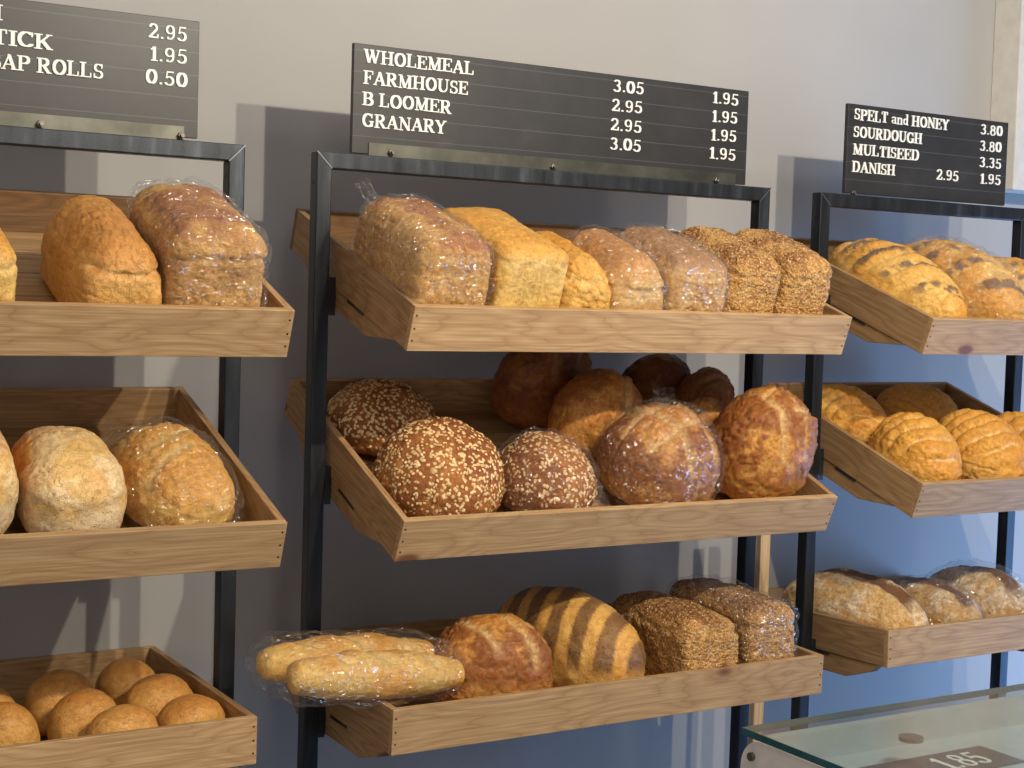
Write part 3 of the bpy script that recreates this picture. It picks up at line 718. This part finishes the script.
# --- middle rack, bottom tray
def stick_M(a, b):
    A = TF['Cb'][0] @ Vector(a); B = TF['Cb'][0] @ Vector(b)
    y = (B - A).normalized(); x = y.cross(Vector((0, 0, 1))).normalized(); z = x.cross(y)
    M = Matrix((x, y, z)).transposed().to_4x4(); M.translation = (A + B) / 2; return M, (B - A).length
SC3 = [(-.7, -.85, .5, -.45, .09, .006), (-.7, -.35, .6, .05, .09, .006), (-.6, .2, .6, .6, .09, .006)]
a1, b1 = (-.150, .048, .090), (.155, .085, .056)
Ms, Ls = stick_M(a1, b1)
s1 = bread('french_stick', 'front pale golden french stick poking out over the left side of the bottom tray', 'baguette', 'Cb', 0, 0, (.080, Ls + .03, .080), 'capsule', 'stick', 51, n=40, lumpy=.5, zc=.45, world=Ms, scores=SC3, group='french sticks in a clear bag')
Ms2, Ls2 = stick_M((-.165, .135, .090), (.150, .178, .062))
s2 = bread('french_stick', 'rear pale golden french stick, behind the front one in the same clear bag', 'baguette', 'Cb', 0, 0, (.082, Ls2 + .03, .082), 'capsule', 'stick', 52, n=40, lumpy=.5, zc=.45, world=Ms2, scores=SC3, group='french sticks in a clear bag')
# one bag round both sticks
C_, F_ = cubesphere(34)
hb = np.array([.176, .092, .047]); q_ = C_ * hb; inn = np.clip(q_, -(hb - .045), hb - .045); dd = q_ - inn
Pb = inn + dd / (np.linalg.norm(dd, axis=1, keepdims=True) + 1e-9) * .045
nb = fbm(Pb * np.array([.5, 1.4, 1.2]), 26, 5, 4)
Pb = Pb + normals(Pb, F_) * (np.abs(nb) * .013 - .002)[:, None]
Mb = TF['Cb'][0] @ Matrix.Translation((-.010, .113, .119)) @ Matrix.Rotation(.14, 4, 'Z') @ Matrix.Rotation(.10, 4, 'Y')
bg = obj('bread_bag', Pb, F_, PLASTIC, smooth=True); bg.matrix_world = Mb
tag(bg, 'clear crinkled plastic bag holding two french sticks at the left of the bottom tray', 'bag')
bread('sourdough_round', 'dark oval sourdough leaning beside the french sticks, bottom tray of the middle rack', 'loaf', 'Cb', .258, .128, (.212, .17, .172), 'dome', 'sourdough', 53, n=44, zc=.44, yaw=-.35,
      scores=[(-.35, .75, .55, -.75, .10, .007), (.15, .8, .75, -.2, .07, .004), (-.75, .3, -.1, -.8, .06, .003)])
bread('striped_bloomer', 'golden bloomer with dark seeded diagonal stripes, bottom tray of the middle rack', 'loaf', 'Cb', .462, .200, (.190, .355, .182), 'dome', 'striped', 54, n=44, ex=.85, zc=.40, yaw=.12,
      scores=[], seeds=(900, (.0026, .0018, .0012), M_POP, 'seed_topping', 'stripe'))
bread('seeded_tin_loaf', 'dark seeded tin loaf, unwrapped, right of the striped bloomer', 'loaf', 'Cb', .668, .150, (.132, .268, .156), 'tin', 'seeded', 55, n=52, dome=.014, r=.018, rt=.032, tc=.86, crev=.03, mush=.018, seeds=SEEDG)
bread('seeded_tin_loaf', 'bagged seeded tin loaf at the right end of the bottom tray', 'loaf', 'Cb', .810, .152, (.118, .272, .170), 'tin', 'seeded', 56, n=52, dome=.01, r=.016, rt=.026, tc=.78, crev=.02, mush=.008, seeds=(700,) + SEEDG[1:], bag={'off': .004})
# --- right rack, top tray
PG = 'poppy seed loaves on the top tray of the right rack'
bread('poppy_loaf', 'long yellow ridged loaf with purple poppy seed patches, leftmost on the right rack top tray', 'loaf', 'Rt', .100, .215, (.160, .385, .138), 'dome', 'poppy', 61, n=42, ridges=8, ramp=.007, ex=.85, pinch=.25, zc=.36, group=PG, seeds=(500, (.0024, .0018, .001), M_POP, 'seed_topping', 'stripe'))
bread('poppy_loaf', 'bagged poppy seed striped loaf, second on the right rack top tray', 'loaf', 'Rt', .290, .215, (.168, .375, .150), 'dome', 'poppy', 62, n=42, ridges=8, ramp=.005, ex=.85, pinch=.2, zc=.36, group=PG, bag={})
bread('poppy_loaf', 'poppy seed loaf cut off by the right picture edge on the right rack top tray', 'loaf', 'Rt', .465, .200, (.150, .30, .125), 'dome', 'poppy', 63, n=30, ridges=6, ramp=.007, ex=.85, zc=.36, group=PG)
# --- right rack, middle tray
MG = 'deeply ridged golden loaves on the middle tray of the right rack'
bread('ridged_loaf', 'ridged golden loaf at the back left of the right rack middle tray', 'loaf', 'Rm', .110, .345, (.155, .235, .112), 'dome', 'ridged', 71, n=44, ridges=7, ramp=.011, pinch=.3, zc=.35, group=MG)
bread('ridged_loaf', 'ridged golden loaf in the front left corner of the right rack middle tray', 'loaf', 'Rm', .103, .128, (.148, .225, .145), 'dome', 'ridged', 72, n=44, ridges=6, ramp=.011, pinch=.2, zc=.35, group=MG)
bread('ridged_loaf', 'ridged golden loaf in front, second from left on the right rack middle tray', 'loaf', 'Rm', .305, .140, (.160, .235, .142), 'dome', 'ridged', 73, n=44, ridges=7, ramp=.011, pinch=.2, zc=.35, group=MG)
bread('ridged_loaf', 'shaded brown ridged loaf along the back of the right rack middle tray', 'loaf', 'Rm', .350, .375, (.21, .16, .105), 'dome', 'ridged', 74, n=34, ridges=4, ramp=.011, yaw=.0, ridge_skew=2.4, zc=.35, group=MG)
bread('ridged_loaf', 'ridged golden loaf cut off by the right picture edge on the right rack middle tray', 'loaf', 'Rm', .475, .16, (.14, .22, .125), 'dome', 'ridged', 75, n=30, ridges=5, ramp=.011, zc=.35, group=MG)
# --- right rack, bottom tray
FG = 'flour dusted cracked loaves on the bottom tray of the right rack'
bread('floury_loaf', 'long flour dusted loaf with a dark cracked top, leftmost on the right rack bottom tray', 'loaf', 'Rb', .108, .215, (.178, .39, .146), 'dome', 'flour_crack', 81, n=40, ex=.85, zc=.38, group=FG, scores=[(.0, -.85, .0, .9, .16, .006)])
bread('floury_loaf', 'bagged flour dusted loaf with a dark top, second on the right rack bottom tray', 'loaf', 'Rb', .285, .17, (.130, .28, .124), 'dome', 'flour_crack', 82, n=36, ex=.85, zc=.38, group=FG, bag={}, scores=[(.0, -.85, .0, .9, .16, .005)])
bread('floury_loaf', 'bagged flour dusted loaf at the right picture edge on the right rack bottom tray', 'loaf', 'Rb', .455, .18, (.165, .27, .142), 'dome', 'flour_crack', 83, n=36, ex=.85, zc=.38, group=FG, bag={'off': .009}, scores=[(.0, -.85, .0, .9, .16, .005)])

# ------------------------------------------------------------------ glass display counter
def glass_mat():
    t = NT('clear_counter_glass')
    gl = t.n('ShaderNodeBsdfGlossy', Roughness=.22); tr = t.n('ShaderNodeBsdfTransparent'); tr.inputs['Color'].default_value = (.90, .95, .93, 1)
    fr = t.n('ShaderNodeFresnel', IOR=1.5); f = t.math('MINIMUM', t.math('MULTIPLY', fr.outputs[0], .45), 1.)
    m = t.n('ShaderNodeMixShader'); t.l(f, m.inputs[0]); t.l(tr.outputs[0], m.inputs[1]); t.l(gl.outputs[0], m.inputs[2]); t.l(m.outputs[0], t.out.inputs[0]); return t.m
GLASS = glass_mat()
EDGE = simple('green_glass_edge', [40, 84, 90], .15, 0, .15, 20, 0.0)
GREYM = simple('satin_aluminium', [226, 220, 214], .42, .1, .05)
CREAM = simple('counter_deck', [172, 182, 190], .5, 0, .04)
DARKP = simple('dark_counter_panel', [52, 54, 56], .6)
cz = Z0 - .817
ct = empty('display_counter', Matrix.Translation((.297, -.80, 0)))
tag(ct, 'glass topped display counter with grey metal end bracket, at the lower right', 'counter')
CL, CD = 1.35, .62
o = obj('glass_top', *box(.0, CL, -CD, 0, cz - .010, cz), GLASS, ct)
o.data.materials.append(EDGE)
for p in o.data.polygons:
    if abs(p.normal.z) < .5: p.material_index = 1
# rounded end bracket with an inset window
def rrect(y0, y1, z0, z1, r, n=8):
    pts = []
    for (cy_, cz_, a0) in ((y1 - r, z1 - r, 0), (y0 + r, z1 - r, 90), (y0 + r, z0 + r, 180), (y1 - r, z0 + r, 270)):
        pts += [(cy_ + r * math.cos(math.radians(a0 + 90 * i / n)), cz_ + r * math.sin(math.radians(a0 + 90 * i / n))) for i in range(n + 1)]
    return pts
outer = rrect(-CD, .004, cz - .34, cz - .012, .042); innr = rrect(-CD + .03, -.036, cz - .31, cz - .044, .025)
nO = len(outer); V = []; F = []
for x in (.004, .022):
    V += [(x, a, b) for a, b in outer] + [(x, a, b) for a, b in innr]
m2 = 2 * nO
for i in range(nO):
    j = (i + 1) % nO
    F += [(i, j, nO + j, nO + i), (m2 + j, m2 + i, m2 + nO + i, m2 + nO + j), (i, m2 + i, m2 + j, j), (nO + i, nO + j, m2 + nO + j, m2 + nO + i)]
fixn(obj('end_frame', V, F, GREYM, ct))
obj('end_window', *prism(innr, .010, .015, 0), GLASS, ct)
obj('window_gasket', *merge([prism([(-.040, cz - .06), (-.036, cz - .06), (-.036, cz - .28), (-.040, cz - .28)], .002, .009, 0)]), DARKP, ct)
o = obj('frame_screw', *cyl(-.020, cz - .036, -.001, .005, .006, 14, 0), BOLT, ct)
obj('deck', *box(.03, CL - .02, -CD + .02, -.01, cz - .066, cz - .053), CREAM, ct)
obj('back_rail', *box(.03, CL - .02, -.030, -.012, cz - .053, cz - .012), CREAM, ct)
obj('cabinet_body', *box(.01, CL - .01, -CD, -.005, .08, cz - .345), simple('white_counter_front', [200, 198, 190], .5), ct)
obj('plinth', *box(.04, CL - .04, -CD + .04, -.04, 0, .08), DARKP, ct)
obj('inner_back_panel', *box(.03, CL - .02, -.028, -.012, cz - .345, cz - .066), CREAM, ct)
obj('glass_fixing_disc', *cyl(.212, -.11, cz - .016, cz - .0105, .017, 24, 2), simple('grey_fixing_disc', [84, 92, 100], .4), ct)
# chalk lettered price strip lying inside the counter
st = empty('price_strip', Matrix.Translation((.297, -.80, cz - .0525)))
tag(st, 'dark price strip with white handwritten figures seen through the counter glass', 'sign')
obj('strip_panel', *box(.06, .375, -.17, -.09, .0, .003), DARKP, st)
ls = lettering('1.85', .245, .335, -.155, .05, None, 0, 'handwriting', th=.0006)
ls.parent = st; ls.matrix_local = Matrix(((1, 0, 0, 0), (0, 0, 1, 0), (0, -1, 0, .0032), (0, 0, 0, 1)))

# ------------------------------------------------------------------ lights
def spot(loc, target, power, size, blend, rad, col):
    d = bpy.data.lights.new('track_spot', 'SPOT'); d.energy = power; d.spot_size = math.radians(size); d.spot_blend = blend
    d.shadow_soft_size = rad; d.color = col
    o = bpy.data.objects.new('track_spot', d); COL.objects.link(o); o.location = loc
    o.rotation_euler = (Vector(target) - Vector(loc)).to_track_quat('-Z', 'Y').to_euler(); return o
WARM = (1.0, .88, .70)
spot((.77, -2.0, Z0 + .81), (.5, .1, Z0 - .35), 98, 105, .5, .022, WARM)
spot((.38, -2.07, Z0 + .84), (.3, .1, Z0 - .35), 98, 105, .5, .022, WARM)
def area(loc, target, power, sx, sy, col, name='soft_light'):
    d = bpy.data.lights.new(name, 'AREA'); d.shape = 'RECTANGLE'; d.size = sx; d.size_y = sy; d.energy = power; d.color = col
    o = bpy.data.objects.new(name, d); COL.objects.link(o); o.location = loc
    o.rotation_euler = (Vector(target) - Vector(loc)).to_track_quat('-Z', 'Y').to_euler(); return o
for lx, ly in ((1.75, -1.7), (-.55, -2.3), (.5, -3.0)):
    area((lx, ly, 3.05), (.6, .2, 1.5), 7.5, .30, .30, (1.0, .95, .88), 'ceiling_fill_light')  # added fill lights, kept small so the plastic bags catch highlights
area((3.3, -.55, .75), (1.2, .3, 1.15), 48, 1.0, 1.2, (.22, .48, 1.0), 'blue_fill_light')  # added blue light to tint the lower right wall, no window there

area((-2.3, -2.0, Z0 + .1), (.2, .1, Z0 - .5), 11, 1.2, 1.2, (1.0, .90, .78), 'left_fill_light')  # added soft fill to brighten the left sides of the loaves
W = bpy.data.worlds.new('room_air'); bpy.context.scene.world = W; W.use_nodes = True
W.node_tree.nodes['Background'].inputs[0].default_value = (.86, .84, .85, 1); W.node_tree.nodes['Background'].inputs[1].default_value = .36

# ------------------------------------------------------------------ camera
pan, pit, rol = .5494, -.0578, .0308
Fv = Vector((math.sin(pan) * math.cos(pit), math.cos(pan) * math.cos(pit), math.sin(pit)))
Rv = Vector((math.cos(pan), -math.sin(pan), 0)); Uv = Rv.cross(Fv)
R2 = Rv * math.cos(rol) + Uv * math.sin(rol); U2 = Uv * math.cos(rol) - Rv * math.sin(rol)
cd = bpy.data.cameras.new('camera'); cam = bpy.data.objects.new('camera', cd); COL.objects.link(cam)
M = Matrix((R2, U2, -Fv)).transposed().to_4x4(); M.translation = (-1.0746, -2.4068, Z0 - .2329); cam.matrix_world = M
cd.sensor_width = 36; cd.lens = 1537.2 / 1024 * 36; cd.clip_start = .01
bpy.context.scene.camera = cam
sc = bpy.context.scene
sc.view_settings.view_transform = 'Standard'; sc.view_settings.look = 'None'; sc.view_settings.exposure = 0.0
sc.cycles.transparent_max_bounces = 16
